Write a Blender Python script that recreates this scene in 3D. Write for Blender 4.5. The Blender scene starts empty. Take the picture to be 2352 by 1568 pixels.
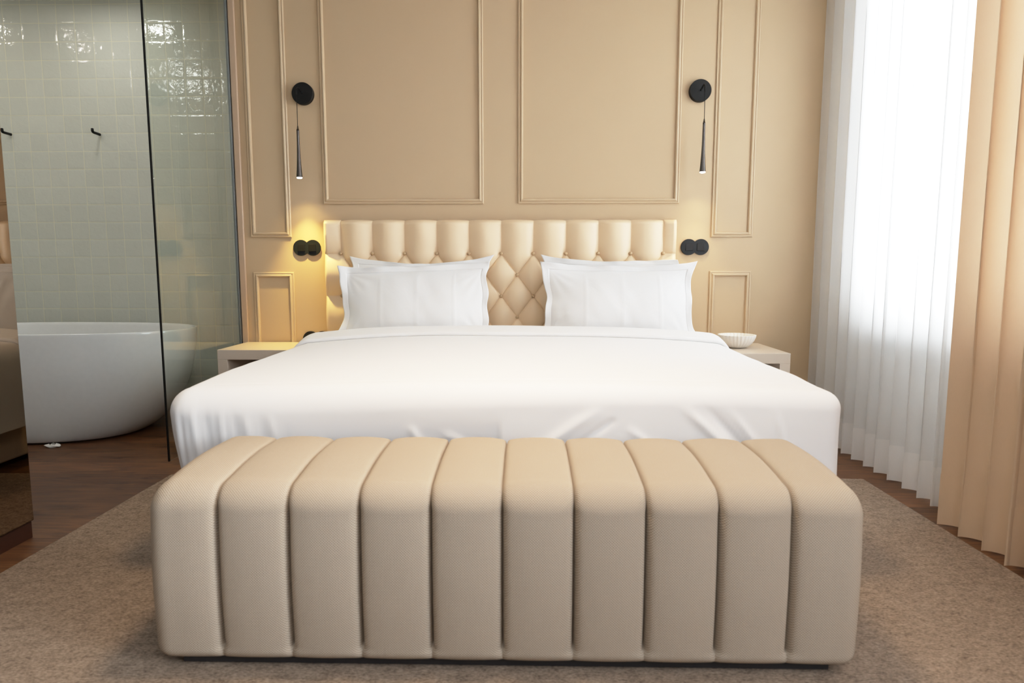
import bpy, bmesh, math, random
from mathutils import Vector, noise, Matrix
random.seed(7)
PI = math.pi
col = bpy.context.scene.collection
sc = bpy.context.scene

# ------------------------------------------------------------------ helpers
def nz(x, y, z=0.0):
    return noise.noise(Vector((x, y, z)))

def mesh_obj(name, verts, faces, mat, parent=None, smooth=True, uvs=None):
    me = bpy.data.meshes.new(name)
    me.from_pydata(verts, [], faces)
    if uvs:
        uvl = me.uv_layers.new(name='UVMap')
        for l in me.loops:
            uvl.data[l.index].uv = uvs[l.vertex_index]
    me.validate(); me.update()
    if smooth:
        for p in me.polygons: p.use_smooth = True
    me.materials.append(mat)
    o = bpy.data.objects.new(name, me); col.objects.link(o)
    if parent: o.parent = parent
    return o

def bm_obj(name, bm, mat, parent=None, smooth=False):
    bmesh.ops.recalc_face_normals(bm, faces=bm.faces)
    me = bpy.data.meshes.new(name); bm.to_mesh(me); bm.free()
    for p in me.polygons: p.use_smooth = smooth
    me.materials.append(mat)
    o = bpy.data.objects.new(name, me); col.objects.link(o)
    if parent: o.parent = parent
    return o

def add_box(bm, x0, x1, y0, y1, z0, z1, bev=0.0, seg=2):
    r = bmesh.ops.create_cube(bm, size=1)
    vs = r['verts']
    for v in vs:
        v.co = Vector(((x0+x1)/2 + v.co.x*(x1-x0), (y0+y1)/2 + v.co.y*(y1-y0), (z0+z1)/2 + v.co.z*(z1-z0)))
    if bev > 0:
        es = list({e for v in vs for e in v.link_edges})
        bmesh.ops.bevel(bm, geom=es, offset=bev, segments=seg, profile=0.5, affect='EDGES')

def box(name, b, mat, parent=None, bev=0.0, seg=2):
    bm = bmesh.new(); add_box(bm, *b, bev=bev, seg=seg)
    return bm_obj(name, bm, mat, parent)

def tag(o, label=None, cat=None, group=None, kind=None):
    if label: o['label'] = label
    if cat: o['category'] = cat
    if group: o['group'] = group
    if kind: o['kind'] = kind
    return o

def empty(name, loc=(0, 0, 0)):
    o = bpy.data.objects.new(name, None); col.objects.link(o)
    o.location = loc; o.empty_display_size = 0.05
    return o

def copy_tree(o, parent=None):
    c = o.copy(); col.objects.link(c)
    if parent: c.parent = parent
    for ch in [x for x in bpy.data.objects if x.parent == o]:
        copy_tree(ch, c)
    return c

def lathe(prof, n=48, axis='z', c=(0, 0, 0), close_top=True, close_bot=True):
    """prof = list of (r, h)."""
    vs, fs = [], []
    for r, h in prof:
        for i in range(n):
            a = 2*PI*i/n
            if axis == 'z': vs.append((c[0]+r*math.cos(a), c[1]+r*math.sin(a), c[2]+h))
            else: vs.append((c[0]+r*math.cos(a), c[1]+h, c[2]+r*math.sin(a)))
    for k in range(len(prof)-1):
        for i in range(n):
            j = (i+1) % n
            fs.append((k*n+i, k*n+j, (k+1)*n+j, (k+1)*n+i))
    if close_bot: fs.append(tuple(range(n-1, -1, -1)))
    if close_top: fs.append(tuple(range((len(prof)-1)*n, len(prof)*n)))
    return vs, fs

def tube(pts, rad, n=12):
    """tube through points, rad scalar or list"""
    vs, fs = [], []
    P = [Vector(p) for p in pts]
    for i, p in enumerate(P):
        t = (P[min(i+1, len(P)-1)] - P[max(i-1, 0)]).normalized()
        up = Vector((1, 0, 0)) if abs(t.x) < 0.9 else Vector((0, 1, 0))
        a = t.cross(up).normalized(); b = t.cross(a)
        r = rad[i] if isinstance(rad, (list, tuple)) else rad
        for k in range(n):
            th = 2*PI*k/n
            vs.append(tuple(p + a*math.cos(th)*r + b*math.sin(th)*r))
    for i in range(len(P)-1):
        for k in range(n):
            j = (k+1) % n
            fs.append((i*n+k, i*n+j, (i+1)*n+j, (i+1)*n+k))
    fs.append(tuple(range(n-1, -1, -1))); fs.append(tuple(range((len(P)-1)*n, len(P)*n)))
    return vs, fs

def grid_faces(nu, nv):
    return [(i*nv+j, (i+1)*nv+j, (i+1)*nv+j+1, i*nv+j+1) for i in range(nu-1) for j in range(nv-1)]

def sstep(a, b, x):
    t = max(0.0, min(1.0, (x-a)/(b-a))); return t*t*(3-2*t)

# ------------------------------------------------------------------ materials
class NT:
    def __init__(s, name):
        s.m = bpy.data.materials.new(name); s.m.use_nodes = True
        s.t = s.m.node_tree; s.t.nodes.clear()
        s.out = s.n('ShaderNodeOutputMaterial')
    def n(s, typ, **kw):
        nd = s.t.nodes.new(typ)
        for k, v in kw.items():
            if hasattr(nd, k): setattr(nd, k, v)
        return nd
    def l(s, a, b): s.t.links.new(a, b)
    def math(s, op, a, b=None, c=None):
        nd = s.n('ShaderNodeMath', operation=op)
        for i, v in enumerate((a, b, c)):
            if v is None: continue
            if isinstance(v, (int, float)): nd.inputs[i].default_value = v
            else: s.l(v, nd.inputs[i])
        return nd.outputs[0]
    def mix(s, fac, a, b, blend='MIX'):
        nd = s.n('ShaderNodeMix', data_type='RGBA', blend_type=blend)
        for i, v in ((0, fac), (6, a), (7, b)):
            if isinstance(v, (int, float)): nd.inputs[i].default_value = v
            elif isinstance(v, tuple): nd.inputs[i].default_value = (*v, 1)
            else: s.l(v, nd.inputs[i])
        return nd.outputs[2]
    def bsdf(s, color, rough=0.5, spec=0.5, metal=0.0, normal=None, **kw):
        b = s.n('ShaderNodeBsdfPrincipled')
        if isinstance(color, tuple): b.inputs['Base Color'].default_value = (*color, 1)
        else: s.l(color, b.inputs['Base Color'])
        if isinstance(rough, (int, float)): b.inputs['Roughness'].default_value = rough
        else: s.l(rough, b.inputs['Roughness'])
        b.inputs['Specular IOR Level'].default_value = spec
        b.inputs['Metallic'].default_value = metal
        if normal is not None: s.l(normal, b.inputs['Normal'])
        for k, v in kw.items(): b.inputs[k.replace('_', ' ')].default_value = v
        return b
    def noise(s, vec, scale, detail=3, rough=0.5, dist=0.0):
        nd = s.n('ShaderNodeTexNoise'); nd.inputs['Scale'].default_value = scale
        nd.inputs['Detail'].default_value = detail; nd.inputs['Roughness'].default_value = rough
        nd.inputs['Distortion'].default_value = dist
        if vec is not None: s.l(vec, nd.inputs['Vector'])
        return nd.outputs['Fac']
    def obj(s): return s.n('ShaderNodeTexCoord').outputs['Object']
    def uv(s): return s.n('ShaderNodeTexCoord').outputs['UV']
    def scale(s, vec, x, y, z):
        m = s.n('ShaderNodeMapping'); m.inputs['Scale'].default_value = (x, y, z); s.l(vec, m.inputs['Vector']); return m.outputs[0]
    def bump(s, h, strength, dist, prev=None):
        b = s.n('ShaderNodeBump'); b.inputs['Strength'].default_value = strength; b.inputs['Distance'].default_value = dist
        s.l(h, b.inputs['Height'])
        if prev is not None: s.l(prev, b.inputs['Normal'])
        return b.outputs[0]
    def ramp(s, fac, stops):
        r = s.n('ShaderNodeValToRGB'); cr = r.color_ramp
        while len(cr.elements) < len(stops): cr.elements.new(0.5)
        for e, (p, c) in zip(cr.elements, stops): e.position = p; e.color = (*c, 1)
        s.l(fac, r.inputs[0]); return r.outputs[0]
    def done(s, shader): s.l(shader.outputs[0], s.out.inputs['Surface']); return s.m

def paint(name, c, rough=0.5, spec=0.35, amp=0.04, bmp=0.12):
    t = NT(name); o = t.obj(); n = t.noise(o, 1.6, 2)
    dark = tuple(x*(1-amp) for x in c)
    cc = t.mix(n, dark, c)
    nb = t.noise(o, 260, 2)
    return t.done(t.bsdf(cc, rough, spec, normal=t.bump(nb, bmp, 0.001)))

M_WALL = paint('beige_wall_paint', (0.52, 0.385, 0.245), 0.5, 0.3)
M_TRIM = paint('beige_trim_paint', (0.55, 0.415, 0.27), 0.38, 0.45, bmp=0.0)
M_POST = paint('pinkish_trim_paint', (0.48, 0.34, 0.235), 0.4, 0.4)
M_WHITEWALL = paint('white_wall_paint', (0.74, 0.72, 0.68), 0.6, 0.3)
M_DIMWALL = paint('greige_wall_paint', (0.36, 0.32, 0.28), 0.6, 0.3)
M_CEIL = paint('ceiling_paint', (0.80, 0.78, 0.74), 0.7, 0.2)
M_NIGHT = paint('taupe_lacquer', (0.56, 0.47, 0.385), 0.32, 0.5, 0.02)
M_NICHE = paint('dark_niche_back', (0.16, 0.12, 0.11), 0.5, 0.3)  # niche back, darker than the nightstand body

def simple(name, c, rough, spec=0.5, metal=0.0, coat=0.0):
    t = NT(name); n = t.noise(t.obj(), 35, 2)
    b = t.bsdf(t.mix(n, tuple(x*0.93 for x in c), c), rough, spec, metal)
    b.inputs['Coat Weight'].default_value = coat
    b.inputs['Coat Roughness'].default_value = 0.05
    return t.done(b)
M_BLACK = simple('matt_black_metal', (0.006, 0.006, 0.006), 0.5, 0.2)
M_BLACKPL = simple('black_switch_plastic', (0.009, 0.011, 0.014), 0.4, 0.25)
M_ROCK = simple('black_rocker_plastic', (0.007, 0.007, 0.008), 0.3, 0.3)
M_GLOSSBLK = simple('polished_black_nickel', (0.075, 0.065, 0.06), 0.16, 0.6, 0.9)
M_TUB = simple('white_acrylic', (0.70, 0.70, 0.69), 0.12, 0.5, 0, 0.4)
M_CERAM = simple('white_ceramic', (0.88, 0.86, 0.82), 0.45, 0.4)
M_PLINTH = simple('dark_plinth_wood', (0.045, 0.016, 0.010), 0.45)
M_CARC = simple('dark_wardrobe_board', (0.04, 0.032, 0.028), 0.5)
M_CHROME = simple('grey_aluminium', (0.30, 0.31, 0.33), 0.35, 0.5, 0.6)
M_WINFR = simple('white_window_frame', (0.85, 0.85, 0.85), 0.4)
M_DARKBASE = simple('black_base_board', (0.015, 0.014, 0.016), 0.6)

def m_emit(name, c, s):
    t = NT(name); e = t.n('ShaderNodeEmission'); e.inputs[0].default_value = (*c, 1); e.inputs[1].default_value = s
    return t.done(e)
M_LED = m_emit('led_lens', (1, 0.97, 0.9), 9)
M_DOWN = m_emit('downlight_lens', (1, 0.86, 0.66), 12)

# wood floor, planks along X
def m_floor():
    t = NT('walnut_plank_floor'); o = t.obj()
    br = t.n('ShaderNodeTexBrick'); t.l(o, br.inputs['Vector'])
    br.inputs['Scale'].default_value = 1; br.inputs['Brick Width'].default_value = 1.25; br.inputs['Row Height'].default_value = 0.19
    br.inputs['Mortar Size'].default_value = 0.0012; br.inputs['Mortar Smooth'].default_value = 0.1
    br.offset = 0.37
    br.inputs['Color1'].default_value = (0, 0, 0, 1); br.inputs['Color2'].default_value = (1, 1, 1, 1); br.inputs['Mortar'].default_value = (0.5, 0.5, 0.5, 1)
    g1 = t.noise(t.scale(o, 1.6, 22, 1), 3.0, 6, 0.62, 0.6)
    g2 = t.noise(t.scale(o, 2.2, 9, 1), 1.6, 4, 0.6, 1.4)
    c = t.ramp(g1, [(0.25, (0.04, 0.017, 0.0085)), (0.5, (0.115, 0.052, 0.023)), (0.75, (0.20, 0.10, 0.048))])
    k = t.ramp(g2, [(0.30, (0.26, 0.23, 0.22)), (0.46, (1, 1, 1))])
    c = t.mix(0.75, c, k, 'MULTIPLY')
    pl = t.mix(br.outputs['Color'], (0.72, 0.72, 0.75), (1.25, 1.2, 1.15))
    c = t.mix(1.0, c, pl, 'MULTIPLY')
    c = t.mix(br.outputs['Fac'], c, (0.012, 0.006, 0.004))
    rg = t.math('MULTIPLY_ADD', g1, 0.2, 0.33)
    b = t.bsdf(c, rg, 0.28, normal=t.bump(g1, 0.15, 0.002))
    return t.done(b)
M_FLOOR = m_floor()

def m_rug():
    t = NT('woven_brown_rug'); o = t.obj()
    a = t.noise(t.scale(o, 1, 1.9, 1), 95, 4, 0.75)
    b = t.noise(t.scale(o, 1, 1.6, 1), 28, 3, 0.6)
    w = t.n('ShaderNodeTexWave', wave_type='BANDS', bands_direction='Y'); t.l(o, w.inputs['Vector'])
    w.inputs['Scale'].default_value = 70; w.inputs['Distortion'].default_value = 1.5; w.inputs['Detail'].default_value = 2
    f = t.math('ADD', t.math('MULTIPLY', a, 0.75), t.math('MULTIPLY', b, 0.25))
    c = t.ramp(f, [(0.36, (0.12, 0.085, 0.062)), (0.5, (0.265, 0.20, 0.15)), (0.64, (0.40, 0.31, 0.235))])
    c = t.mix(t.math('MULTIPLY', w.outputs['Fac'], 0.25), c, (0.13, 0.095, 0.07))
    h = t.math('ADD', f, t.math('MULTIPLY', w.outputs['Fac'], 0.3))
    return t.done(t.bsdf(c, 0.95, 0.1, normal=t.bump(h, 0.9, 0.004)))
M_RUG = m_rug()

def m_tile():
    t = NT('glazed_handmade_tile'); o = t.obj()
    sep = t.n('ShaderNodeSeparateXYZ'); t.l(o, sep.inputs[0])
    wob = t.noise(o, 6.5, 2)
    wob2 = t.noise(t.scale(o, 1.3, 1.3, 1.3), 7.5, 2)
    P = 0.1225
    x = t.math('ADD', sep.outputs['X'], t.math('MULTIPLY', wob, 0.006))
    z = t.math('ADD', sep.outputs['Z'], t.math('MULTIPLY', wob2, 0.005))
    def cell(v, off, p):
        u = t.math('DIVIDE', t.math('ADD', v, off), p)
        fr = t.math('FRACT', u)
        d = t.math('MINIMUM', fr, t.math('SUBTRACT', 1.0, fr))
        return t.math('MULTIPLY', d, p), t.math('FLOOR', u)
    dx, ix = cell(x, 10*P + 3.54 - 0.003 - 0.0, P); dz, iz = cell(z, -0.010 + 10*0.1205 - 2.763 + 20*0.1205 - 0.003, 0.1205)
    d = t.math('MINIMUM', dx, dz)
    cmb = t.n('ShaderNodeCombineXYZ'); t.l(ix, cmb.inputs[0]); t.l(iz, cmb.inputs[1])
    wn = t.n('ShaderNodeTexWhiteNoise', noise_dimensions='3D'); t.l(cmb.outputs[0], wn.inputs['Vector'])
    mr = t.n('ShaderNodeMapRange'); t.l(d, mr.inputs['Value']); mr.inputs['From Min'].default_value = 0.0010; mr.inputs['From Max'].default_value = 0.0022
    tilem = mr.outputs[0]
    mr2 = t.n('ShaderNodeMapRange'); t.l(d, mr2.inputs['Value']); mr2.inputs['From Min'].default_value = 0.0; mr2.inputs['From Max'].default_value = 0.013; mr2.interpolation_type = 'SMOOTHSTEP'
    base = t.mix(wn.outputs['Value'], (0.54, 0.545, 0.48), (0.575, 0.58, 0.515))
    cl = t.noise(o, 14, 4, 0.6)
    base = t.mix(t.math('MULTIPLY', cl, 0.35), base, (0.44, 0.46, 0.41))
    c = t.mix(tilem, (0.66, 0.63, 0.46), base)
    und = t.noise(o, 26, 3, 0.5, 0.8)
    und2 = t.noise(o, 9, 2, 0.5)
    # random tilt per tile
    sc_ = t.n('ShaderNodeVectorMath', operation='DOT_PRODUCT'); t.l(o, sc_.inputs[0])
    vv = t.n('ShaderNodeVectorMath', operation='SUBTRACT'); t.l(wn.outputs['Color'], vv.inputs[0]); vv.inputs[1].default_value = (0.5, 0.5, 0.5)
    t.l(vv.outputs[0], sc_.inputs[1])
    h = t.math('ADD', t.math('MULTIPLY', und, 0.0019), t.math('MULTIPLY', und2, 0.0030))
    h = t.math('ADD', h, t.math('MULTIPLY', sc_.outputs['Value'], 0.006))
    h = t.math('ADD', h, t.math('MULTIPLY', mr2.outputs[0], 0.0008))
    nrm = t.bump(h, 1.0, 1.0)
    rg = t.math('MULTIPLY_ADD', tilem, -0.52, 0.6)
    return t.done(t.bsdf(c, rg, 0.5, normal=nrm))
M_TILE = m_tile()

def m_white_cloth(name, c, wr=0.25, sc_=7.0):
    t = NT(name); o = t.obj()
    n1 = t.noise(t.scale(o, 1, 1, 1), sc_, 4, 0.55, 0.7)
    n2 = t.noise(o, 900, 2)
    b = t.bump(n1, wr, 0.02); b = t.bump(n2, 0.15, 0.0006, b)
    s = t.bsdf(c, 0.85, 0.2, normal=b); s.inputs['Sheen Weight'].default_value = 0.15
    return t.done(s)
M_DUVET = m_white_cloth('white_cotton_duvet', (0.815, 0.82, 0.835), 0.09, 3.0)
M_PILLOW = m_white_cloth('white_cotton_pillowcase', (0.85, 0.855, 0.865), 0.12, 6)
M_MATT = m_white_cloth('white_mattress_cover', (0.78, 0.77, 0.75), 0.1, 4)

def m_leather():
    t = NT('cream_leather'); o = t.obj()
    n = t.noise(o, 3, 2)
    v = t.n('ShaderNodeTexVoronoi'); v.inputs['Scale'].default_value = 420; t.l(o, v.inputs['Vector'])
    c = t.mix(n, (0.80, 0.605, 0.40), (0.85, 0.66, 0.45))
    return t.done(t.bsdf(c, 0.36, 0.45, normal=t.bump(v.outputs['Distance'], 0.10, 0.0008)))
M_LEATHER = m_leather()
M_BUTTON = simple('shaded_tan_leather_button', (0.56, 0.40, 0.24), 0.4)  # tan leather, darkened further to carry the shade of the tufting recess

def m_weave():
    t = NT('basketweave_beige_fabric'); u = t.uv()
    sep = t.n('ShaderNodeSeparateXYZ'); t.l(u, sep.inputs[0])
    o = t.obj()
    p = 0.0066
    k = 2*PI/p
    sx = t.math('SINE', t.math('MULTIPLY', sep.outputs['X'], k))
    sy = t.math('SINE', t.math('MULTIPLY', sep.outputs['Y'], k))
    w = t.math('MULTIPLY_ADD', t.math('MULTIPLY', sx, sy), 0.5, 0.5)
    big = t.noise(o, 7, 3, 0.6)
    slubx = t.noise(t.scale(u, 14, 300, 1), 1.0, 2)
    sluby = t.noise(t.scale(u, 300, 14, 1), 1.0, 2)
    slub = t.math('MULTIPLY', t.math('ADD', slubx, sluby), 0.5)
    c = t.mix(w, (0.20, 0.155, 0.115), (0.55, 0.475, 0.385))
    c = t.mix(t.math('MULTIPLY', slub, 0.35), c, (0.43, 0.355, 0.275))
    c = t.mix(t.math('MULTIPLY', big, 0.4), c, (0.36, 0.295, 0.23))
    h = t.math('ADD', w, t.math('MULTIPLY', slub, 0.8))
    return t.done(t.bsdf(c, 0.9, 0.15, normal=t.bump(h, 0.55, 0.0018)))
M_WEAVE = m_weave()

def m_sheer(name, transp, c=(0.86, 0.86, 0.86), tl=0.5):
    t = NT(name); n = t.noise(t.scale(t.obj(), 400, 400, 60), 1.0, 2)
    cc = t.mix(n, tuple(x*0.95 for x in c), c)
    d = t.n('ShaderNodeBsdfDiffuse'); t.l(cc, d.inputs[0])
    tr = t.n('ShaderNodeBsdfTranslucent'); t.l(cc, tr.inputs[0])
    tp = t.n('ShaderNodeBsdfTransparent'); tp.inputs[0].default_value = (1, 1, 1, 1)
    m1 = t.n('ShaderNodeMixShader'); m1.inputs[0].default_value = tl; t.l(d.outputs[0], m1.inputs[1]); t.l(tr.outputs[0], m1.inputs[2])
    m2 = t.n('ShaderNodeMixShader'); m2.inputs[0].default_value = transp; t.l(m1.outputs[0], m2.inputs[1]); t.l(tp.outputs[0], m2.inputs[2])
    return t.done(m2)
M_SHEER = m_sheer('white_voile', 0.10, tl=0.55)
M_SHEERHEM = m_sheer('white_voile_double_hem', 0.04, (0.88, 0.87, 0.86), 0.35)
M_DRAPE = m_sheer('beige_drape_cloth', 0.0, (0.68, 0.515, 0.36), 0.15)

def m_glass(name, tint, refl=1.0):
    t = NT(name)
    tp = t.n('ShaderNodeBsdfTransparent'); tp.inputs[0].default_value = (*tint, 1)
    gl = t.n('ShaderNodeBsdfGlossy'); gl.inputs['Roughness'].default_value = 0.0
    g = t.n('ShaderNodeNewGeometry'); dp = t.n('ShaderNodeVectorMath', operation='DOT_PRODUCT')
    t.l(g.outputs['Normal'], dp.inputs[0]); t.l(g.outputs['Incoming'], dp.inputs[1])
    c1 = t.math('SUBTRACT', 1.0, t.math('ABSOLUTE', dp.outputs['Value']))
    f = t.math('MULTIPLY', t.math('MULTIPLY_ADD', t.math('POWER', c1, 5.0), 0.96, 0.04), refl)
    f = t.math('MINIMUM', f, 1.0)
    m = t.n('ShaderNodeMixShader'); t.l(f, m.inputs[0]); t.l(tp.outputs[0], m.inputs[1]); t.l(gl.outputs[0], m.inputs[2])
    return t.done(m)
M_GLASS = m_glass('green_tinted_glass', (0.955, 0.985, 0.965), 1.0)
M_PANE = m_glass('clear_window_glass', (0.97, 0.98, 0.98))
def m_mirror():
    t = NT('bronze_mirror'); n = t.noise(t.obj(), 2, 1)
    c = t.mix(n, (0.29, 0.225, 0.165), (0.31, 0.24, 0.18))
    return t.done(t.bsdf(c, 0.015, 0.5, 1.0))
M_MIRROR = m_mirror()

# ------------------------------------------------------------------ room shell
CEIL = 2.8
W = 3.9           # bed wall plane
XR = 2.0          # window wall plane
XL = -1.735       # left end of the bed wall
def struct(o): o['kind'] = 'structure'; return o
struct(box('floor', (-4.8, 2.3, -1.9, 4.8, -0.05, 0.0), M_FLOOR))
struct(box('ceiling', (-4.8, 2.3, -1.9, 4.8, CEIL, CEIL+0.05), M_CEIL))
struct(box('wall_back', (XL, XR+0.30, W, W+0.12, 0, CEIL), M_WALL, bev=0.004))
struct(box('wall_front', (-2.6, XR+0.30, -1.9, -1.75, 0, CEIL), M_DIMWALL))
struct(box('wall_left', (-2.62, -2.5, -1.75, 2.2, 0, CEIL), M_WALL))
struct(box('wall_tiled', (-4.6, XL+0.3, 4.5, 4.6, 0, CEIL), M_TILE))
struct(box('wall_bathroom_left', (-4.7, -4.6, 2.1, 4.6, 0, CEIL), M_TILE))
struct(box('wall_bathroom_front', (-4.6, -2.5, 2.1, 2.2, 0, CEIL), M_WHITEWALL))
struct(box('wall_bathroom_right', (XL, XL+0.1, W+0.12, 4.5, 0, CEIL), M_WHITEWALL))
# window wall with an opening
WY0, WY1, WZ0, WZ1 = -1.2, 3.47, 0.80, 2.62
bm = bmesh.new()
add_box(bm, XR, XR+0.30, -1.75, WY0, 0, CEIL); add_box(bm, XR, XR+0.30, WY1, W, 0, CEIL)
add_box(bm, XR, XR+0.30, WY0, WY1, 0, WZ0); add_box(bm, XR, XR+0.30, WY0, WY1, WZ1, CEIL)
struct(bm_obj('wall_right', bm, M_WHITEWALL))
win = empty('window_1', (XR+0.20, (WY0+WY1)/2, WZ0)); struct(win)
bm = bmesh.new()
fx0, fx1 = -0.03, 0.03; hy = (WY1-WY0)/2; hz = WZ1-WZ0
for b in ((-hy, -hy+0.06, 0, hz), (hy-0.06, hy, 0, hz), (-hy+.06, hy-.06, 0, 0.06), (-hy+.06, hy-.06, hz-0.06, hz), (-0.63, -0.57, .06, hz-.06)):
    add_box(bm, fx0, fx1, *b, bev=0.004)
bm_obj('window_frame', bm, M_WINFR, win)
box('pane', (-0.004, 0.004, -hy+0.06, hy-0.06, 0.06, hz-0.06), M_PANE, win)

# wall mouldings: mitred picture-frame profile
PROF = [(0.0, 0.0), (0.0, 0.007), (0.003, 0.010), (0.008, 0.0105), (0.010, 0.0075), (0.013, 0.0085), (0.017, 0.014), (0.022, 0.0155), (0.026, 0.014), (0.0285, 0.008), (0.030, 0.004), (0.030, 0.0)]
def frame(n, x0, x1, z0, z1):
    vs, fs = [], []
    k = len(PROF)
    for cx, cz, sx, sz in ((x0, z0, 1, 1), (x1, z0, -1, 1), (x1, z1, -1, -1), (x0, z1, 1, -1)):
        for d, h in PROF: vs.append((cx+sx*d, W-h, cz+sz*d))
    for c in range(4):
        e = (c+1) % 4
        for i in range(k-1): fs.append((c*k+i, e*k+i, e*k+i+1, c*k+i+1))
    o = mesh_obj('trim_%d' % n, vs, fs, M_TRIM, smooth=False); struct(o)
frame(1, -1.655, -1.408, 1.193, 2.62)
frame(2, -1.650, -1.402, 0.26, 0.984)
frame(3, -1.208, -0.250, 1.388, 2.62)
frame(4, -0.046, 0.905, 1.388, 2.62)
frame(5, 1.100, 1.343, 1.191, 2.62)
frame(6, 1.099, 1.345, 0.26, 0.991)
# end post of the panelled wall, next to the glass
bm = bmesh.new(); add_box(bm, XL+0.004, XL+0.042, W-0.016, W, 0, CEIL, bev=0.006, seg=3)
struct(bm_obj('trim_7', bm, M_POST, smooth=False))

# ------------------------------------------------------------------ rug
bm = bmesh.new(); add_box(bm, -1.725, 1.612, -0.9, 3.017, 0.0005, 0.009, bev=0.003)
tag(bm_obj('rug', bm, M_RUG), 'large flat woven brown rug under the bed and bench', 'rug')

# ------------------------------------------------------------------ bed
BX0, BX1, BY0 = -1.163, 1.000, 1.98
bed = tag(empty('bed', (-0.1, 2.9, 0.009)), 'double bed with cream button-tufted leather headboard against the panelled wall', 'bed')
def at(o, root):   # child meshes are written in world coordinates; keep them there
    o.matrix_parent_inverse = Matrix.Translation(-Vector(root.location)); return o
at(box('bed_base', (-1.06, 0.90, 2.10, 3.79, 0.03, 0.30), M_NIGHT, bed, bev=0.012, seg=3), bed)
at(box('mattress', (-1.05, 0.89, 2.08, 3.79, 0.302, 0.565), M_MATT, bed, bev=0.05, seg=5), bed)
for x in (-0.98, 0.82):
    for y in (2.2, 3.65):
        at(box('leg', (x-0.03, x+0.03, y-0.03, y+0.03, 0.0092 if y < 3 else 0.0, 0.031), M_DARKBASE, bed, bev=0.003), bed)

# tufted headboard
HX0, HX1, HZ0, HZ1, HYF, HYB = -1.198, 0.887, 0.25, 1.293, 3.80, 3.895
U0, UP, V0, VP_ = -1.096, 0.1903, 1.0945, 0.1255
def tuft(x, z):
    u = (x-U0)/UP; v = (V0-z)/VP_
    def s1(t): return abs(math.sin(PI*t))
    if 0 <= u <= 10:
        if v < 0:
            s = s1(u)**2; 
        else:
            s = s1(u-v/2)*s1(u+v/2)
    else:
        du = -u if u < 0 else u-10
        if v >= 0:
            s = s1(v/2)**2
            s = s*1.0
        else:
            s = min(1.0, (du*2.2)) * min(1.0, -v*1.2)
            s = max(s, 0)
    s = max(0.0, s); h = 0.038*(0.72*s**0.55+0.28*((s+0.004)**0.16-0.004**0.16)/0.6)
    # deep dimples at buttons
    best = 9
    r0 = round(v)
    for rr in (r0-1, r0, r0+1):
        if rr < 0 or rr > 6: continue
        off = 0.5 if rr % 2 else 0.0
        iu = round(u-off)
        if iu < 0 or iu > (9 if rr % 2 else 10): continue
        d = math.hypot((u-off-iu)*UP, (v-rr)*VP_)
        best = min(best, d)
    h -= 0.008*math.exp(-(best/0.03)**2)
    h *= 0.9 + 0.1*nz(x*9, z*9, 3)
    return h
nx, nzz = 900, 440
vs = []
for i in range(nx):
    x = HX0 + (HX1-HX0)*i/(nx-1)
    for j in range(nzz):
        z = HZ0 + (HZ1-HZ0)*j/(nzz-1)
        de = min(x-HX0, HX1-x); dt = HZ1-z
        R = 0.03
        def rnd(d): return 1.0 if d > R else math.sqrt(max(0, 1-((R-d)/R)**2))
        e = rnd(de)*rnd(dt)
        h = tuft(x, z)
        y = (HYF+0.036) - (h+0.03)*e + 0.03 - 0.0
        # scalloped top edge
        zz = z
        if dt < 0.1:
            s = abs(math.sin(PI*(x-U0)/UP)) if 0 <= (x-U0)/UP <= 10 else 0.7
            zz = z - 0.006*(1-s**0.5)*(1-dt/0.1)
        vs.append((x, y, zz))
fs = grid_faces(nx, nzz)
# side skirt to the wall
def skirt(idx):
    base = len(vs)
    for k in idx: vs.append((vs[k][0], HYB, vs[k][2]))
    for a in range(len(idx)-1): fs.append((idx[a], base+a, base+a+1, idx[a+1]))
skirt([j for j in range(nzz)]); skirt([(nx-1)*nzz + j for j in range(nzz)][::-1])
skirt([i*nzz + nzz-1 for i in range(nx)]); skirt([i*nzz for i in range(nx)][::-1])
hb = at(mesh_obj('headboard', vs, fs, M_LEATHER, bed), bed); hb['label'] = 'cream leather headboard with diamond button tufting'
pv, pf = lathe([(0.0001, -0.006), (0.005, -0.0054), (0.0085, -0.003), (0.0100, 0.001), (0.0095, 0.035)], 20, 'y', close_top=True, close_bot=False)
btn = None
for r in range(7):
    for i in range(10 if r % 2 else 11):
        x = U0 + UP*(i + (0.5 if r % 2 else 0)); z = V0 - VP_*r
        if btn is None:
            btn = mesh_obj('button', pv, pf, M_BUTTON, hb); o = btn
        else:
            o = btn.copy(); col.objects.link(o); o.parent = hb
        o.matrix_parent_inverse = Matrix.Translation(-Vector(bed.location)) @ Matrix.Identity(4)
        o.matrix_parent_inverse = Matrix.Identity(4)
        o.location = (x, HYF+0.030, z)

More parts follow.
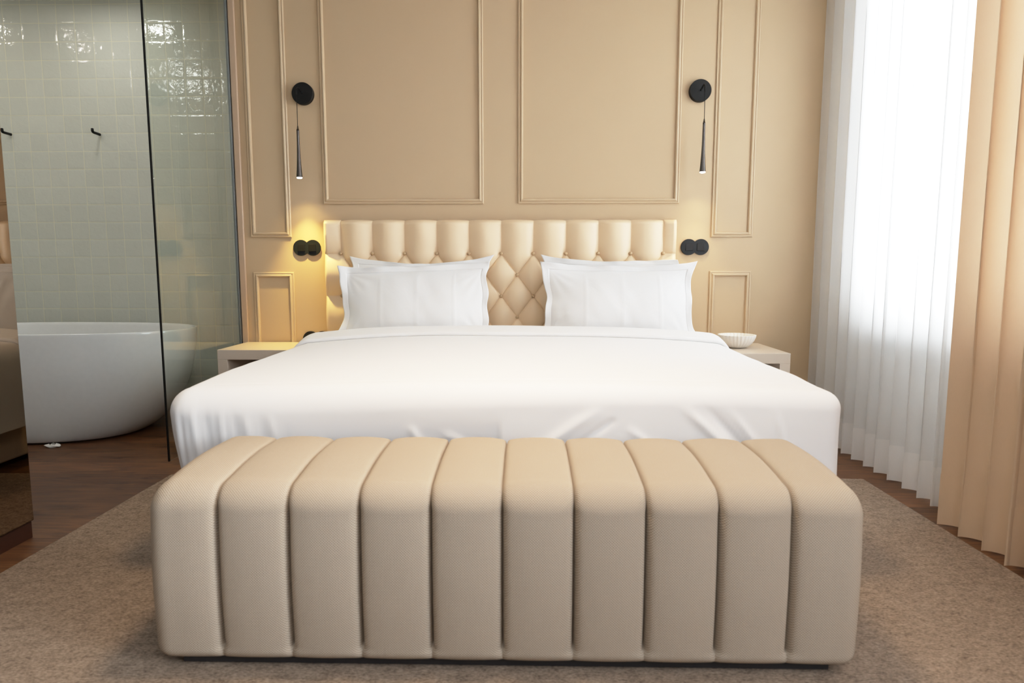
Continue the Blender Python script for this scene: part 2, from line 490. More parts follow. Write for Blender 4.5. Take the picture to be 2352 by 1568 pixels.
# ------------------------------------------------------------------ duvet
def top_z(x, y):
    c = (x-(BX0+BX1)/2)/((BX1-BX0)/2)
    z = 0.628 + 0.022*(1-min(1, c*c)) + 0.006*nz(x*1.3, y*1.3, 2.0)
    z += 0.022*sstep(2.5, 3.25, y)*(1-min(1, abs(c))**4)
    z -= 0.012*sstep(2.4, 2.0, y)
    return z
def drape(sx, sy, extra=0.0, r=0.085, hem=0.20, y0=BY0):
    """sx,sy are arc-length cloth coordinates; returns position"""
    xc = (BX0+BX1)/2; w = (BX1-BX0)/2
    rl = r*(1-0.30*sstep(-0.6, 0.6, sx-xc))
    X = sx-xc
    dx = max(0.0, abs(X)-(w-rl)); dy = max(0.0, (y0+rl)-sy)
    e = math.hypot(dx, dy)
    bx = max(-(w-rl), min(w-rl, X)); by = max(sy, y0+rl)
    z0 = top_z(xc+bx, by)
    if e < 1e-9: return Vector((xc+bx, by, z0+extra)), Vector((0, 0, 1)), 0.0
    ux, uy = (dx*(1 if X > 0 else -1))/e, -dy/e
    q = rl*PI/2
    maxe = q + (z0-rl-hem)
    e2 = min(e, maxe)
    if e2 < q:
        a = e2/rl; off = rl*math.sin(a); drop = rl*(1-math.cos(a)); n = Vector((ux*math.sin(a), uy*math.sin(a), math.cos(a)))
    else:
        off = rl - (0.04 if X < 0 else 0.0)*sstep(0, 0.35, e2-q); drop = rl + (e2-q); n = Vector((ux, uy, 0))
    p = Vector((xc+bx+ux*off, by+uy*off, z0-drop))
    return p + n*extra, n, drop
# fold strokes on the foot face: (x0,z0)->(x1,z1), width, amplitude
STROKES = [(-0.36, 0.50, -0.30, 0.40, 0.012, 0.006), (0.05, 0.44, 0.22, 0.56, 0.018, 0.008), (0.12, 0.42, 0.27, 0.53, 0.010, -0.007),
           (0.50, 0.57, 0.70, 0.38, 0.014, 0.010), (0.56, 0.58, 0.76, 0.36, 0.012, -0.008), (0.64, 0.56, 0.80, 0.36, 0.010, 0.006),
           (0.78, 0.56, 0.84, 0.30, 0.007, 0.007), (-0.25, 0.48, -0.12, 0.42, 0.014, 0.005), (0.33, 0.50, 0.43, 0.42, 0.012, 0.005)]
for k in range(9):
    STROKES.append((-1.09+0.042*k+random.uniform(-.012, .012), 0.60-0.01*k, -1.085+0.045*k+random.uniform(-.012, .012), 0.30, 0.008+0.005*random.random(), 0.0065*(1 if k % 2 else -0.6)*(1-k/12)))
def stroke_h(x, z):
    h = 0
    for x0, z0, x1, z1, wd, a in STROKES:
        dx, dz = x1-x0, z1-z0; L2 = dx*dx+dz*dz
        t = ((x-x0)*dx+(z-z0)*dz)/L2
        if t < -0.3 or t > 1.3: continue
        tc = max(0, min(1, t))
        d = math.hypot(x-x0-dx*tc, z-z0-dz*tc)
        h += a*math.exp(-(d/wd)**2)*sstep(-0.3, 0.25, t)*sstep(1.3, 0.8, t)
    return h
def duvet_pt(sx, sy, extra=0.0):
    p, n, drop = drape(sx, sy)
    w = 0.0
    if drop > 0.0:
        f = sstep(0.02, 0.12, drop)
        if n.y < -0.3 or (p.y < BY0+0.16): w += stroke_h(p.x, p.z)*f
        if abs(n.x) > 0.5:
            w += f*0.007*nz(p.y*5.5, p.z*1.2, 9) + f*0.004*nz(p.y*16, p.z*2.5, 4)
        w += f*0.004*nz(p.x*3, p.z*2, p.y*3)
    w += 0.0016*nz(p.x*2.2, p.y*9, 5.5)
    # long crease across the foot
    yc = 2.10 + 0.02*math.sin(p.x*1.7)
    if n.z > 0.6: w += -0.0022*math.exp(-((p.y-yc)/0.012)**2)
    return p + n*(w+extra), n
HEADY = 3.36
NXD, NYD = 330, 300
xs = [BX0-0.42 + (BX1-BX0+0.84)*i/(NXD-1) for i in range(NXD)]
ys = [BY0-0.42 + (HEADY-BY0+0.42)*j/(NYD-1) for j in range(NYD)]
vs = [tuple(duvet_pt(x, y)[0]) for x in xs for y in ys]
du = tag(mesh_obj('duvet', vs, grid_faces(NXD, NYD), M_DUVET), 'smooth white cotton duvet hanging over the sides and foot of the bed', 'duvet')
bm = bmesh.new(); bm.from_mesh(du.data); bmesh.ops.remove_doubles(bm, verts=bm.verts, dist=0.0004)
bmesh.ops.recalc_face_normals(bm, faces=bm.faces)
bm.to_mesh(du.data); bm.free()
for p in du.data.polygons: p.use_smooth = True
m = du.modifiers.new('thick', 'SOLIDIFY'); m.thickness = 0.006; m.offset = -1
# turned-down band at the pillow end
vs = []
nb = 26
for i in range(NXD):
    x = BX0-0.30 + (BX1-BX0+0.60)*i/(NXD-1)
    wob = 0.008*nz(x*2.5, 3.3) + 0.004*nz(x*9, 1.3)
    for j in range(nb):
        t = j/(nb-1)
        # front lip -> over the roll -> down behind
        if t < 0.12:
            y = 3.19 + wob - 0.004*math.sin(t/0.12*PI); ex = 0.001+0.016*(t/0.12)
        else:
            s = (t-0.12)/0.88; y = 3.19 + wob + 0.215*s
            ex = 0.017 + 0.020*math.sin(min(1, s*1.15)*PI*0.5) + 0.003*nz(x*3, s*4, 7)
            if s > 0.75: ex -= 0.06*((s-0.75)/0.25)**2
            y = min(y, 3.405)
        p, n = duvet_pt(x, y, ex)
        vs.append(tuple(p))
tb = mesh_obj('turned_down_sheet', vs, grid_faces(NXD, nb), M_PILLOW, du); tb['label'] = 'folded-back white sheet edge'
m = tb.modifiers.new('thick', 'SOLIDIFY'); m.thickness = 0.003; m.offset = 0

# ------------------------------------------------------------------ pillows
def pillow(name, cx, cy, cz, Wd, Hd, T, tilt, roll, yaw, seed, label, ears=(0, 0, 0, 0), fold=0.0, pinch=0.075):
    """ears = extra stretch of corners (TL, TR, BL, BR)"""
    n1, n2 = 110, 72
    FL = 0.036
    root = empty(name, (cx, cy, cz))
    root.rotation_euler = (math.radians(-tilt), math.radians(roll), math.radians(yaw))
    tag(root, label, 'pillow', 'pillows against the headboard')
    a, b = Wd/2, Hd/2
    ia, ib = a-FL, b-FL
    def plan(u, v):
        # u,v in [-1,1] over full size incl. flange; pinched edges, pointed corners
        x = a*u*(1-0.045*(1-v*v)*abs(u)**3); z = b*v*(1-(pinch if v > 0 else 0.06)*(1-u*u)*abs(v)**3)
        cw = abs(u*v)**(5 if v > 0 else 3)
        k = (0 if v > 0 else 2) + (0 if u < 0 else 1)
        x += cw*ears[k]*(1 if u > 0 else -1); z += cw*ears[k]*0.6
        x += 0.020*nz(v*2.3, seed*3.1, u)*abs(u)**4; z += 0.008*nz(u*2.4, seed*2.1, v)*abs(v)**4
        return x, z
    def yoff(u, v):
        y = 0.05*nz(u*0.8, v*0.8, seed+2)*0.3
        y += 0.012*math.sin(v*7+seed)*abs(u)**5 + 0.009*math.sin(u*8+seed)*abs(v)**8
        y += -fold*sstep(0.86, 1.0, -u)*sstep(0.2, 1.0, v)
        return y
    ku, kv = ia/a, ib/b
    # body: closed pair of shells to the flange line
    vs, fs = [], []
    for side in (-1, 1):
        for i in range(n1):
            for j in range(n2):
                su = -1+2*i/(n1-1); sv = -1+2*j/(n2-1)
                su = math.sin(su*PI/2); sv = math.sin(sv*PI/2)
                u = su*ku; v = sv*kv
                x, z = plan(u, v)
                prof = ((1-abs(su)**2.4)*(1-abs(sv)**2.2))**0.8 if abs(su) < 1 and abs(sv) < 1 else 0
                sag = 1+0.22*(-sv)          # fuller at the bottom
                t = T/2*prof*sag
                # press creases (folding lines) and pull wrinkles
                cr = 0
                for xc in (-0.18, 0.02, 0.22): cr += 0.0025*math.exp(-((x-xc)/0.006)**2)
                wr = 0.008*nz(x*5+seed, z*3, seed) + 0.003*nz(x*14+z*8, z*4-x*3, seed+5)
                # radial pulls from the corners
                for qx, qz in ((-1, 1), (1, 1), (-1, -1), (1, -1)):
                    ddx, ddz = x-qx*ia, z-qz*ib
                    rr = math.hypot(ddx, ddz); an = math.atan2(ddz, ddx)
                    wr += 0.0018*math.sin(an*15+seed*qx)*math.exp(-((rr-0.10)/0.075)**2)
                t += (cr + wr)*min(1, prof*2.2)
                vs.append((x, side*t + yoff(u, v) + side*0.0008, z))
    N = n1*n2
    g = grid_faces(n1, n2)
    fs += [f[::-1] for f in g] if False else g
    fs += [tuple(N+k for k in f[::-1]) for f in g]
    body = mesh_obj('cushion_body', vs, fs, M_PILLOW, root)
    # flange border ring
    vs, fs = [], []
    per = []
    K = 90
    for t in range(K): per.append((-1+2*t/K, -1))
    for t in range(K): per.append((1, -1+2*t/K))
    for t in range(K): per.append((1-2*t/K, 1))
    for t in range(K): per.append((-1, 1-2*t/K))
    steps = 7
    for s in range(steps):
        f = s/(steps-1)
        for (pu, pv_) in per:
            cu = (ku-0.004)*(1-f)+f; cv = (kv-0.004)*(1-f)+f
            u, v = pu*cu, pv_*cv
            x, z = plan(u, v)
            rip = 0.006*f*math.sin((x+z)*46+seed*2) * (0.4+0.6*nz(x*4, z*4, seed))
            vs.append((x, yoff(u, v)+rip, z))
    n = len(per)
    for s in range(steps-1):
        for i in range(n):
            j = (i+1) % n
            fs.append((s*n+i, s*n+j, (s+1)*n+j, (s+1)*n+i))
    fl = mesh_obj('pillowcase_border', vs, fs, M_PILLOW, root)
    mm = fl.modifiers.new('thick', 'SOLIDIFY'); mm.thickness = 0.003; mm.offset = 0
    return root
pillow('pillow', -0.612, 3.715, 0.842, 0.79, 0.47, 0.085, 13, -0.3, 0, 1.0, 'white pillow at the left, rear one against the headboard with its top corners showing', ears=(0.015, 0.03, 0, 0), pinch=0.16)
pillow('pillow', -0.607, 3.535, 0.800, 0.835, 0.47, 0.15, 14, -2.3, 0, 2.3, 'white pillow at the left, front one overlapping the pillow behind it', ears=(0.01, 0.0, 0.12, 0.0), fold=0.03, pinch=0.04)
pillow('pillow', 0.502, 3.715, 0.838, 0.77, 0.475, 0.085, 13, 0.4, 0, 3.7, 'white pillow at the right, rear one mostly hidden behind the front pillow', ears=(0.025, -0.03, 0.03, 0.0), pinch=0.10)
pillow('pillow', 0.507, 3.535, 0.802, 0.83, 0.475, 0.15, 14, 0.6, 0, 5.2, 'white pillow at the right, front one nearest the ribbed bowl', ears=(0.015, 0.02, 0.0, 0.09), pinch=0.06)

# ------------------------------------------------------------------ bench
bench = tag(empty('bench', (-0.055, 1.71, 0.009)), 'long beige upholstered bench with vertical channel padding at the foot of the bed', 'bench')
BW, ND = 1.745, 10
by0, by1, bz0, bz1 = 1.482, 1.945, 0.035, 0.497
def bench_profile(n=150):
    pts = []
    def arc(cx, cz, r, a0, a1, k):
        for i in range(k+1):
            a = math.radians(a0+(a1-a0)*i/k); pts.append((cx+r*math.cos(a), cz+r*math.sin(a)))
    arc(by0+0.03, bz0+0.03, 0.03, 270, 180, 8)
    for i in range(1, 40): pts.append((by0 - 0.006*math.sin(PI*i/40), bz0+0.03+(bz1-0.084-bz0-0.03)*i/40))
    R = 0.070
    arc(by0+R, bz1-0.014-R, R, 180, 93, 22)
    x0, z0 = pts[-1]
    x1, z1 = by1-0.06, bz1+0.002
    for i in range(1, 30):
        t = i/30; pts.append((x0+(x1-x0)*t, z0+(z1-z0)*t+0.009*math.sin(PI*t)))
    arc(by1-0.06, bz1+0.002-0.06, 0.06, 90, 0, 14)
    for i in range(1, 30): pts.append((by1+0.004*math.sin(PI*i/30), bz1-0.058-(bz1-0.058-bz0-0.03)*i/30))
    arc(by1-0.03, bz0+0.03, 0.03, 0, -90, 8)
    return pts
pr = bench_profile()
# outward normals + arclength
nr, arc_ = [], [0]
for i in range(len(pr)):
    a = pr[max(0, i-1)]; b = pr[min(len(pr)-1, i+1)]
    t = Vector((b[0]-a[0], b[1]-a[1])).normalized(); nr.append((-t.y, t.x))
    if i: arc_.append(arc_[-1]+math.hypot(pr[i][0]-pr[i-1][0], pr[i][1]-pr[i-1][1]))
SEG = 26
xsamp = []
for c in range(ND):
    for s in range(SEG):
        t = s/SEG
        xsamp.append(c + (0.5*(2*t)**2.2 if t < 0.5 else 1-0.5*(2-2*t)**2.2))     # denser at the seams
xsamp.append(ND)
vs, uvs = [], []
ymid, zmid = (by0+by1)/2, (bz0+bz1)/2
for X in xsamp:
    u = X - math.floor(X) if X < ND else 1.0
    x = -BW/2 + BW*X/ND
    d = min(X, ND-X)*BW/ND
    RE = 0.05
    inset = 0 if d > RE else RE - math.sqrt(max(0, RE*RE-(RE-d)**2))
    seam = abs(math.sin(PI*u))
    if X < 0.5 or X > ND-0.5: seam = 1.0
    for k, (y, z) in enumerate(pr):
        topness = max(0.0, nr[k][1])
        RR = RE + 0.012*topness
        inset = 0 if d > RR else RR - math.sqrt(max(0, RR*RR-(RR-d)**2))
        g = 0.042 - 0.020*topness
        ds = min(u, 1-u)*BW/ND
        if X < 0.5 or X > ND-0.5: ds = 1.0
        h = -(0.036-0.024*topness)*math.exp(-ds/(0.0042-0.001*topness)) - (0.013-0.005*topness)*max(0.0, 1-ds/0.08)**2
        if 0 < X < ND: h += 0.0015*nz(x*6, y*5, z*5)
        frac = min(1.0, (z-bz0)/0.03)
        h = h*frac
        yy = y + nr[k][0]*(h-inset); zz = z + nr[k][1]*(h-inset)
        # pinch of the front top corner at the seams
        vs.append((x, yy-1.71, zz-0.009)); uvs.append((x, arc_[k]))
npf = len(pr); nxs = len(xsamp)
fs = grid_faces(nxs, npf)
fs.append(tuple(range(npf-1, -1, -1))); fs.append(tuple((nxs-1)*npf+k for k in range(npf)))
for i in range(nxs-1): fs.append((i*npf, (i+1)*npf, (i+1)*npf+npf-1, i*npf+npf-1))
up = mesh_obj('upholstery', vs, fs, M_WEAVE, bench, uvs=uvs)
bm = bmesh.new(); bm.from_mesh(up.data); bmesh.ops.recalc_face_normals(bm, faces=bm.faces); bm.to_mesh(up.data); bm.free()
b = box('plinth', (-BW/2+0.06, BW/2-0.06, -0.19, 0.19, 0.0003, 0.034), M_DARKBASE, bench, bev=0.003)

# ------------------------------------------------------------------ nightstands
def nightstand(x0, x1, yf, label):
    yb = 3.885; w = x1-x0; d = yb-yf; h = 0.56; t = 0.055
    r = tag(empty('nightstand', ((x0+x1)/2, (yf+yb)/2, 0)), label, 'nightstand', 'nightstands beside the bed')
    hw, hd = w/2, d/2
    box('top', (-hw, hw, -hd, hd, h-t, h), M_NIGHT, r, bev=0.002)
    box('side_panel', (-hw, -hw+t, -hd, hd, 0.0, h-t), M_NIGHT, r, bev=0.002)
    box('side_panel', (hw-t, hw, -hd, hd, 0.0, h-t), M_NIGHT, r, bev=0.002)
    box('bottom_panel', (-hw+t, hw-t, -hd, hd, 0.04, 0.04+t), M_NIGHT, r, bev=0.002)
    box('back_panel', (-hw+t, hw-t, hd-0.02, hd, 0.04+t, h-t), M_NICHE, r)
    dr = box('drawer', (-hw+t+0.003, hw-t-0.003, -hd+0.004, hd-0.03, 0.098, 0.285), M_NIGHT, r, bev=0.002)
    box('shelf', (-hw+t, hw-t, -hd+0.01, hd-0.02, 0.288, 0.306), M_NIGHT, r)
nightstand(-1.700, -1.225, 3.49, 'taupe box nightstand with open niche, left of the bed beside the glass screen')
nightstand(1.015, 1.400, 3.40, 'taupe box nightstand right of the bed with a white ribbed bowl on it')

# bowl with radial ribs
n = 180; ribs = 30
prof_o = [(0.030, 0.0), (0.045, 0.001), (0.062, 0.008), (0.080, 0.022), (0.094, 0.041), (0.102, 0.060), (0.105, 0.074)]
prof_i = [(0.097, 0.074), (0.092, 0.060), (0.082, 0.041), (0.066, 0.025), (0.045, 0.014), (0.020, 0.010), (0.0005, 0.009)]
def rs(prof, k=5):
    o = []
    for a in range(len(prof)-1):
        for s in range(k):
            t = s/k; o.append((prof[a][0]+(prof[a+1][0]-prof[a][0])*t, prof[a][1]+(prof[a+1][1]-prof[a][1])*t))
    return o+[prof[-1]]
PO, PIi = rs(prof_o), rs(prof_i)
vs, fs = [], []
allp = [(r, h, 1) for r, h in PO] + [(r, h, -1) for r, h in PIi]
for r, h, s in allp:
    for i in range(n):
        a = 2*PI*i/n
        rib = abs(math.sin(a*ribs/2))**0.6
        if s > 0: rr = r - 0.0055*(1-rib)*min(1, r/0.08)
        else: rr = r - 0.0045*rib*min(1, r/0.05)
        vs.append((rr*math.cos(a), rr*math.sin(a), h))
for k in range(len(allp)-1):
    for i in range(n):
        j = (i+1) % n; fs.append((k*n+i, k*n+j, (k+1)*n+j, (k+1)*n+i))
fs.append(tuple(range(n-1, -1, -1)))
bowl = tag(mesh_obj('bowl', vs, fs, M_CERAM), 'round white ribbed ceramic bowl on the right nightstand', 'bowl')
bowl.location = (1.196, 3.655, 0.5605)

# ------------------------------------------------------------------ wall lamps
def wall_lamp(x, zt, cone_top, cone_bot, label):
    r = tag(empty('wall_lamp', (x, W, zt)), label, 'wall lamp', 'reading lamps on the panelled wall')
    v, f = lathe([(0.0001, -0.030), (0.0605, -0.030), (0.0625, -0.028), (0.0625, -0.001), (0.0625, 0)], 72, 'y', close_bot=False)
    o = mesh_obj('wall_plate', v, f, M_BLACK, r, smooth=False)
    Y1 = -0.125
    pts = [(0, -0.03, -0.002), (0, -0.06, 0.005), (0, -0.085, 0.011)]
    for k in range(9):
        a = PI/2*k/8; pts.append((0, -0.093-0.032*math.sin(a), 0.012-0.03*(1-math.cos(a))))
    pts.append((0, Y1, -0.032))
    v, f = tube(pts, 0.0042, 14); mesh_obj('arm', v, f, M_BLACK, r)
    v, f = tube([(0, Y1, -0.030), (0, Y1, cone_top-zt+0.002)], 0.0018, 10); mesh_obj('cord', v, f, M_BLACK, r)
    L = cone_top-cone_bot
    pf_ = []
    for k in range(26):
        t = k/25
        rr = 0.0075 + 0.0095*t**2.6 + 0.0008*t
        pf_.append((rr, cone_top-zt-0.016-(L-0.016)*t))
    v, f = lathe([(0.0022, cone_top-zt+0.006), (0.003, cone_top-zt+0.004), (0.0062, cone_top-zt-0.016), (0.0075, cone_top-zt-0.016)]+pf_, 36, 'z', (0, Y1, 0), close_top=False)
    sh = mesh_obj('shade', v, f, M_GLOSSBLK, r)
    v, f = lathe([(0.0155, 0.0005), (0.0150, -0.004), (0.010, -0.0065), (0.0005, -0.0075)], 28, 'z', (0, Y1, cone_bot-zt), close_top=False)
    mesh_obj('led_lens', v, f, M_LED, r)
    return r
wall_lamp(-1.306, 2.022, 1.812, 1.528, 'black wall lamp with slim hanging shade, left of the bed near the glass screen')
wall_lamp(1.006, 2.026, 1.840, 1.552, 'black wall lamp with slim hanging shade, right of the bed near the curtains')

# ------------------------------------------------------------------ switches and socket
def plate_mesh(R=0.0475, sp=0.0715, th=0.010):
    n = 48
    a0 = math.acos((sp/2)/R)
    out = []
    for k in range(n+1):
        a = PI-(PI-a0) + 2*(PI-a0)*k/n if False else (a0 + (2*PI-2*a0)*k/n)
        out.append((-sp/2+R*math.cos(a), R*math.sin(a)))
    for k in range(1, n):
        a = PI+a0 + (2*PI-2*a0)*k/n
        out.append((sp/2+R*math.cos(a), R*math.sin(a)))
    bm = bmesh.new()
    vsb = [bm.verts.new((x, 0, z)) for x, z in out]
    f = bm.faces.new(vsb)
    ex = bmesh.ops.extrude_face_region(bm, geom=[f])
    top = [g for g in ex['geom'] if isinstance(g, bmesh.types.BMVert)]
    for v in top: v.co.y -= th
    tf = [g for g in ex['geom'] if isinstance(g, bmesh.types.BMFace)]
    bmesh.ops.bevel(bm, geom=[e for e in tf[0].edges], offset=0.0015, segments=2, affect='EDGES')
    return bm
def switch(x, z, label):
    r = tag(empty('light_switch', (x, W, z)), label, 'light switch', 'double light switches beside the headboard')
    bm_obj('switch_plate', plate_mesh(), M_BLACKPL, r)
    for s in (-1, 1):
        bm = bmesh.new(); add_box(bm, s*0.0335-0.0215, s*0.0335+0.0215, -0.0155, -0.009, -0.0215, 0.0215, bev=0.001)
        for v in bm.verts:
            if v.co.y < -0.012 and v.co.z > 0: v.co.y += 0.003
        bm_obj('rocker', bm, M_ROCK, r)
switch(-1.317, 1.130, 'black double light switch of two overlapping discs, left of the headboard')
switch(1.006, 1.133, 'dark double light switch of two overlapping discs, right of the headboard')
r = tag(empty('power_socket', (-1.277, W, 0.578)), 'black double power socket low on the wall behind the left nightstand', 'power socket')
bm_obj('socket_plate', plate_mesh(), M_BLACKPL, r)
for s in (-1, 1):
    v, f = lathe([(0.024, -0.0104), (0.0215, -0.0104), (0.0205, -0.002), (0.0001, -0.002)], 40, 'y', (s*0.0345, 0, 0), close_bot=False, close_top=False)
    v2, f2 = lathe([(0.0235, -0.0100), (0.0240, -0.0125), (0.0215, -0.0125), (0.0210, -0.0104), (0.0001, -0.0103)], 40, 'y', (s*0.0345, 0, 0), close_bot=False, close_top=False)
    mesh_obj('socket_insert', v2, f2, M_ROCK, r, smooth=False)

# ------------------------------------------------------------------ curtains
def curtain(name, xbase, y0, y1, zt, zb, pitch, amp, seed, label, mat, hemh, hemmat=None, flare=0.0, group=None, lean=0.0, curl=0.0):
    rnd = random.Random(seed)
    # build fold phase as function of length
    ks = [0.0]
    while ks[-1] < (y1-y0): ks.append(ks[-1] + pitch*rnd.uniform(0.82, 1.2))
    sc_ = (y1-y0)/ks[-1]; ks = [k*sc_ for k in ks]
    amps = [amp*rnd.uniform(0.8, 1.15) for _ in ks]
    cols = []
    for a in range(len(ks)-1):
        for s in range(20):
            t = s/20; th = 2*PI*t
            cols.append((ks[a]+(ks[a+1]-ks[a])*t, th, amps[a], a))
    cols.append((ks[-1], 0.0, amps[-1], len(ks)-2))
    def pt(c, z):
        yy, th, A, k = c
        h = (zt-z)/(zt-zb)
        A2 = A
        # S-shaped pleats: overlapping ripple
        skew = 0.30*(ks[1]-ks[0])
        x = xbase - A2*math.cos(th) + 0.003*nz(k*1.7, z*0.9, seed)*h
        y = y1 - yy + skew*math.sin(th)*0.55 + 0.004*nz(k*2.1, z*0.8, seed+4)*h
        if curl and h > 0.96:
            f = (h-0.96)/0.04; x += -curl*f*f*(0.5+0.5*math.sin(th))*0.6; 
        return (x, y, z)
    def sheet(nm, za, zb_, mt, par, nzs, off=0.0):
        vs = []
        for c in cols:
            for j in range(nzs):
                z = za+(zb_-za)*j/(nzs-1)
                zz = z
                if j == nzs-1 and curl: zz = z + 0.010*(0.5-0.5*math.cos(c[1]+0.8))
                p = pt(c, z); vs.append((p[0]-off, p[1], zz))
        return mesh_obj(nm, vs, grid_faces(len(cols), nzs), mt, par)
    root = tag(empty(name, (xbase, (y0+y1)/2, zb)), label, 'curtain', group)
    inv = Matrix.Translation(-Vector(root.location))
    o = sheet('curtain_cloth', zt, zb+hemh, mat, root, 30); o.matrix_parent_inverse = inv
    h = sheet('hem', zb+hemh+0.003, zb, hemmat or mat, root, 10, 0.0018); h.matrix_parent_inverse = inv
    h['label'] = 'wide stitched bottom hem'
    return root
curtain('sheer_curtain', 1.735, 1.0, 3.888, 2.795, 0.016, 0.112, 0.034, 11, 'long white sheer curtain in even pleats covering the window', M_SHEER, 0.165, M_SHEERHEM)
curtain('drape_curtain', 1.650, 0.75, 2.46, 2.795, 0.011, 0.107, 0.036, 23, 'heavy beige curtain hanging to the floor at the right, in front of the sheer', M_DRAPE, 0.20, M_DRAPE)

# ------------------------------------------------------------------ bathroom
# glass screen
gs = tag(empty('glass_screen', (XL-0.008, (3.03+3.9)/2, 0.066)), 'clear greenish glass screen panel with a black front edge beside the bathtub', 'glass screen')
g = box('pane', (-0.004, 0.004, -0.425, 0.418, 0, 2.72), M_GLASS, gs)
box('edge_seal', (-0.0042, 0.0042, -0.4325, -0.4255, 0, 2.72), M_BLACK, gs, bev=0.0008)
box('wall_channel', (-0.007, 0.007, 0.419, 0.435, 0, 2.72), M_CHROME, gs)
# tub
tcx, tcy, ta, tb_ = -2.965, 3.905, 0.905, 0.430
def se(a, ax, by, e=2.5):
    c, s = math.cos(a), math.sin(a)
    return ax*math.copysign(abs(c)**(2/e), c), by*math.copysign(abs(s)**(2/e), s)
oprof = [(0.0, 0.62, 0.845), (0.004, 0.635, 0.86), (0.02, 0.665, 0.885), (0.05, 0.715, 0.91), (0.10, 0.775, 0.93), (0.17, 0.84, 0.95), (0.26, 0.915, 0.962), (0.36, 0.953, 0.98), (0.47, 0.98, 0.992), (0.57, 0.995, 0.999), (0.628, 1.0, 1.0), (0.636, 0.998, 0.997), (0.638, 0.992, 0.988)]
iprof = [(0.637, 0.978, 0.962), (0.630, 0.972, 0.950), (0.55, 0.955, 0.93), (0.42, 0.915, 0.89), (0.28, 0.86, 0.83), (0.18, 0.79, 0.74), (0.14, 0.68, 0.60), (0.13, 0.45, 0.4), (0.128, 0.01, 0.01)]
vs, fs = [], []; n = 128
P_ = oprof + iprof
for z, sx, sy in P_:
    for i in range(n):
        x, y = se(2*PI*i/n, ta*sx, tb_*sy, 2.35)
        vs.append((x, y, z))
for k in range(len(P_)-1):
    for i in range(n):
        j = (i+1) % n; fs.append((k*n+i, k*n+j, (k+1)*n+j, (k+1)*n+i))
fs.append(tuple(range(n-1, -1, -1))); fs.append(tuple((len(P_)-1)*n+i for i in range(n)))
tub = tag(mesh_obj('bathtub', vs, fs, M_TUB), 'glossy white freestanding oval bathtub on the wooden floor by the tiled wall', 'bathtub')
tub.location = (tcx, tcy, 0.006)
v, f = lathe([(0.045, 0.0), (0.045, 0.006)], 24); o = mesh_obj('base', [(a*12, b*5.5, c-0.0055) for a, b, c in v], f, M_DARKBASE, tub, smooth=False)
md = tub.modifiers.new('s', 'SUBSURF'); md.levels = 1; md.render_levels = 1
# small white scrap
vs, fs = [], []
for i in range(16):
    for j in range(9):
        u = i/15; v_ = j/8
        r_ = 0.030*(0.35+0.65*math.sin(PI*v_))
        a = 2*PI*u
        vs.append((r_*math.cos(a)*1.2*(1+0.2*nz(u*4, v_*3, 1)), 0.012*math.sin(a)*(1+0.4*nz(u*5, v_, 2)), 0.001+0.018*v_*(1+0.3*math.sin(a*4))))
fs = grid_faces(16, 9)
scr = tag(mesh_obj('paper_scrap', vs, fs, M_CERAM), 'tiny crumpled white scrap on the floor at the foot of the bathtub', 'scrap'); scr.location = (-2.67, 3.50, 0.001); scr.scale = (1.3, 1.3, 1)

# towel hooks
def hook(x, z, label):
    r = tag(empty('wall_hook', (x, 4.5, z)), label, 'hook', 'black hooks on the tiled wall')
    v, f = lathe([(0.0001, -0.004), (0.0085, -0.004), (0.009, -0.003), (0.009, 0.0)], 20, 'y', close_bot=False); mesh_obj('rosette', v, f, M_BLACK, r)
    v, f = tube([(0, -0.003, 0), (0, -0.012, 0), (0, -0.060, 0.001), (0, -0.070, 0.003), (0, -0.0745, 0.010), (0, -0.075, 0.024), (0, -0.075, 0.027)], [0.0085, 0.0088, 0.0088, 0.0088, 0.0088, 0.0085, 0.004], 16)
    mesh_obj('peg', v, f, M_BLACK, r)
hook(-2.929, 1.922, 'short black wall hook on the tiles, the one nearer the glass screen')
hook(-3.550, 1.925, 'short black wall hook on the tiles, the leftmost near the mirror')

# wardrobe with bronze mirror side
wr = tag(empty('wardrobe', (-2.16, 0.7, 0)), 'tall wardrobe faced with dark bronze mirror at the left edge, on a dark plinth', 'wardrobe')
wy = 2.294-0.7; wy0 = -1.7-0.7
box('carcass', (-0.325, 0.305, wy0, wy-0.002, 0.062, 2.7), M_CARC, wr)
box('mirror_panel', (0.3055, 0.315, wy0, wy, 0.066, 2.7), M_MIRROR, wr, bev=0.0012)
box('plinth', (-0.31, 0.308, wy0, wy-0.004, 0.0, 0.0615), M_PLINTH, wr)

# ------------------------------------------------------------------ lights (the out-of-frame fill lamps are added)
def downlight(x, y, label):
    r = tag(empty('downlight', (x, y, CEIL)), label, 'ceiling light', 'recessed ceiling spotlights')
    v, f = lathe([(0.045, -0.001), (0.045, -0.006), (0.036, -0.006), (0.036, -0.001)], 32, close_top=False, close_bot=False)
    mesh_obj('ring', v, f, M_WINFR, r, smooth=False)
    v, f = lathe([(0.0355, -0.003), (0.0001, -0.0035)], 32, close_top=False, close_bot=False)
    mesh_obj('lens', v, f, M_DOWN, r, smooth=False)

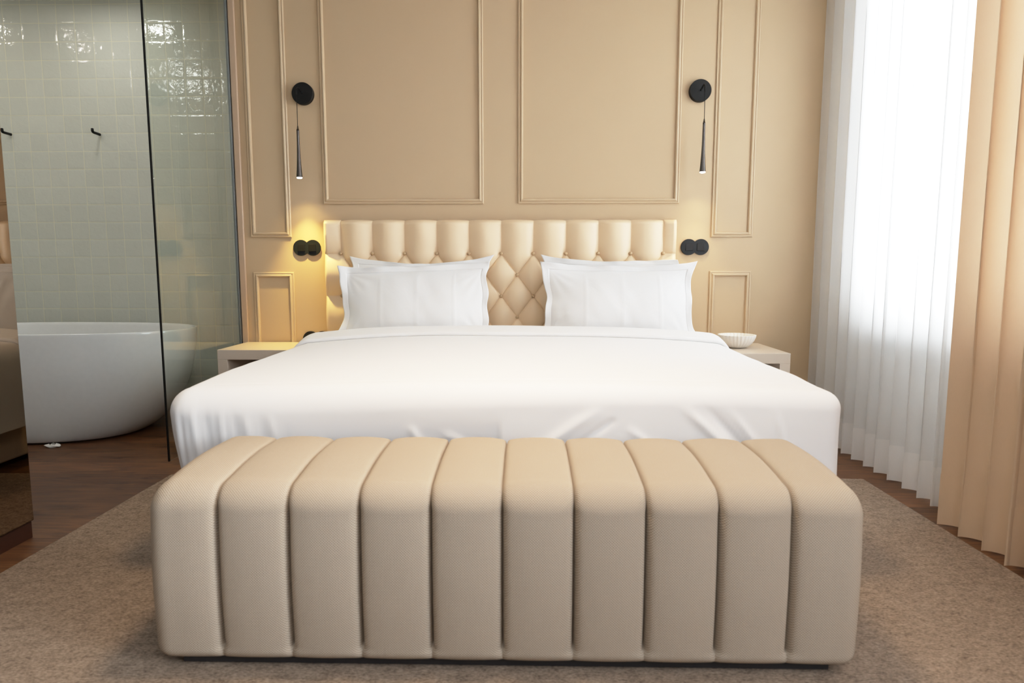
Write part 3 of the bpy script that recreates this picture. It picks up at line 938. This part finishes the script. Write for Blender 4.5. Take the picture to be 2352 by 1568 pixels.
def area(name, loc, size, energy, color, rot=(0, 0, 0), size_y=None, spread=None):
    l = bpy.data.lights.new(name, 'AREA'); l.energy = energy; l.color = color
    l.shape = 'RECTANGLE' if size_y else 'SQUARE'; l.size = size
    if size_y: l.size_y = size_y
    if spread: l.spread = spread
    o = bpy.data.objects.new(name, l); col.objects.link(o); o.location = loc; o.rotation_euler = rot
    return o
def spot(name, loc, energy, color, ang, blend=0.6, rad=0.02, rot=(0, 0, 0)):
    l = bpy.data.lights.new(name, 'SPOT'); l.energy = energy; l.color = color; l.spot_size = math.radians(ang); l.spot_blend = blend; l.shadow_soft_size = rad
    o = bpy.data.objects.new(name, l); col.objects.link(o); o.location = loc; o.rotation_euler = rot
    return o
# daylight outside the window, pointing -X
area('daylight', (XR+0.31, (WY0+WY1)/2, (WZ0+WZ1)/2), WY1-WY0+0.5, 640, (0.88, 0.94, 1.0), (0, math.radians(90), 0), None)
bpy.data.lights['daylight'].spread = math.radians(75); bpy.data.lights['daylight'].shape = 'RECTANGLE'; bpy.data.lights['daylight'].size = WZ1-WZ0; bpy.data.lights['daylight'].size_y = WY1-WY0
# warm ceiling light over the bench, then added cool fill
area('room_light_foot', (-0.1, 1.75, CEIL-0.02), 0.4, 17, (1.0, 0.74, 0.48), (0, 0, 0), 0.3, math.radians(95))
area('camera_side_fill', (0.0, -0.6, CEIL-0.02), 1.2, 24, (0.95, 0.95, 1.0))  # added neutral fill that lifts the duvet foot and bench front
dl = area('daylight_near', (XR-0.03, -0.45, 1.65), 1.3, 44, (0.84, 0.91, 1.0), (0, 0, 0), 1.5)
dl.rotation_euler = (Vector((-0.3, 1.5, 0.35))-dl.location).to_track_quat('-Z', 'Y').to_euler()
area('bathroom_light', (-2.75, 4.0, CEIL-0.02), 0.14, 4.5, (1.0, 0.98, 0.94))
area('bathroom_fill', (-3.2, 2.75, CEIL-0.02), 0.3, 10, (1.0, 0.98, 0.95))
for x, y in ((-3.55, 3.75), (-3.95, 4.05)):
    area('bathroom_spot', (x, y, CEIL-0.012), 0.05, 2.0, (1.0, 0.93, 0.82))
spot('lamp_glow', (-1.306, W-0.125, 1.505), 5.5, (1.0, 0.74, 0.30), 105, 1.0, 0.012)
spot('lamp_beam', (-1.306, W-0.125, 1.505), 72.0, (1.0, 0.70, 0.19), 66, 1.0, 0.012)
spot('lamp_glow', (1.006, W-0.125, 1.53), 4.0, (1.0, 0.78, 0.45), 105, 1.0, 0.012)
spot('lamp_beam', (1.006, W-0.125, 1.53), 18.0, (1.0, 0.78, 0.45), 60, 1.0, 0.012)

w = bpy.data.worlds.new('World'); sc.world = w; w.use_nodes = True
bg = w.node_tree.nodes['Background']; bg.inputs[0].default_value = (0.85, 0.93, 1.0, 1); bg.inputs[1].default_value = 2.0

# ------------------------------------------------------------------ camera
cam = bpy.data.cameras.new('camera'); co = bpy.data.objects.new('camera', cam); col.objects.link(co)
cam.sensor_width = 36; cam.lens = 1480/2352*36; cam.clip_start = 0.05
co.location = (0, 0, 1.0); co.rotation_euler = (math.radians(90-6.37), 0, math.radians(1.2))
cam.dof.use_dof = True; cam.dof.focus_distance = 3.6; cam.dof.aperture_fstop = 3.5
sc.camera = co
sc.view_settings.view_transform = 'Standard'; sc.view_settings.look = 'None'
sc.view_settings.use_curve_mapping = True
cm = sc.view_settings.curve_mapping
cm.white_level = (2.0, 2.0, 2.0)
cu = cm.curves[3]
cu.points[0].location = (0, 0); cu.points[-1].location = (1, 1)
for x, y in ((0.15, 0.30), (0.30, 0.575), (0.42, 0.74), (0.60, 0.88), (0.80, 0.96)): cu.points.new(x, y)
cm.update()
sc.view_settings.exposure = -0.03; sc.view_settings.gamma = 1.0
sc.cycles.use_denoising = True
sc.cycles.max_bounces = 12; sc.cycles.transparent_max_bounces = 16; sc.cycles.diffuse_bounces = 6
sc.cycles.caustics_reflective = False; sc.cycles.caustics_refractive = False
sc.cycles.sample_clamp_indirect = 6
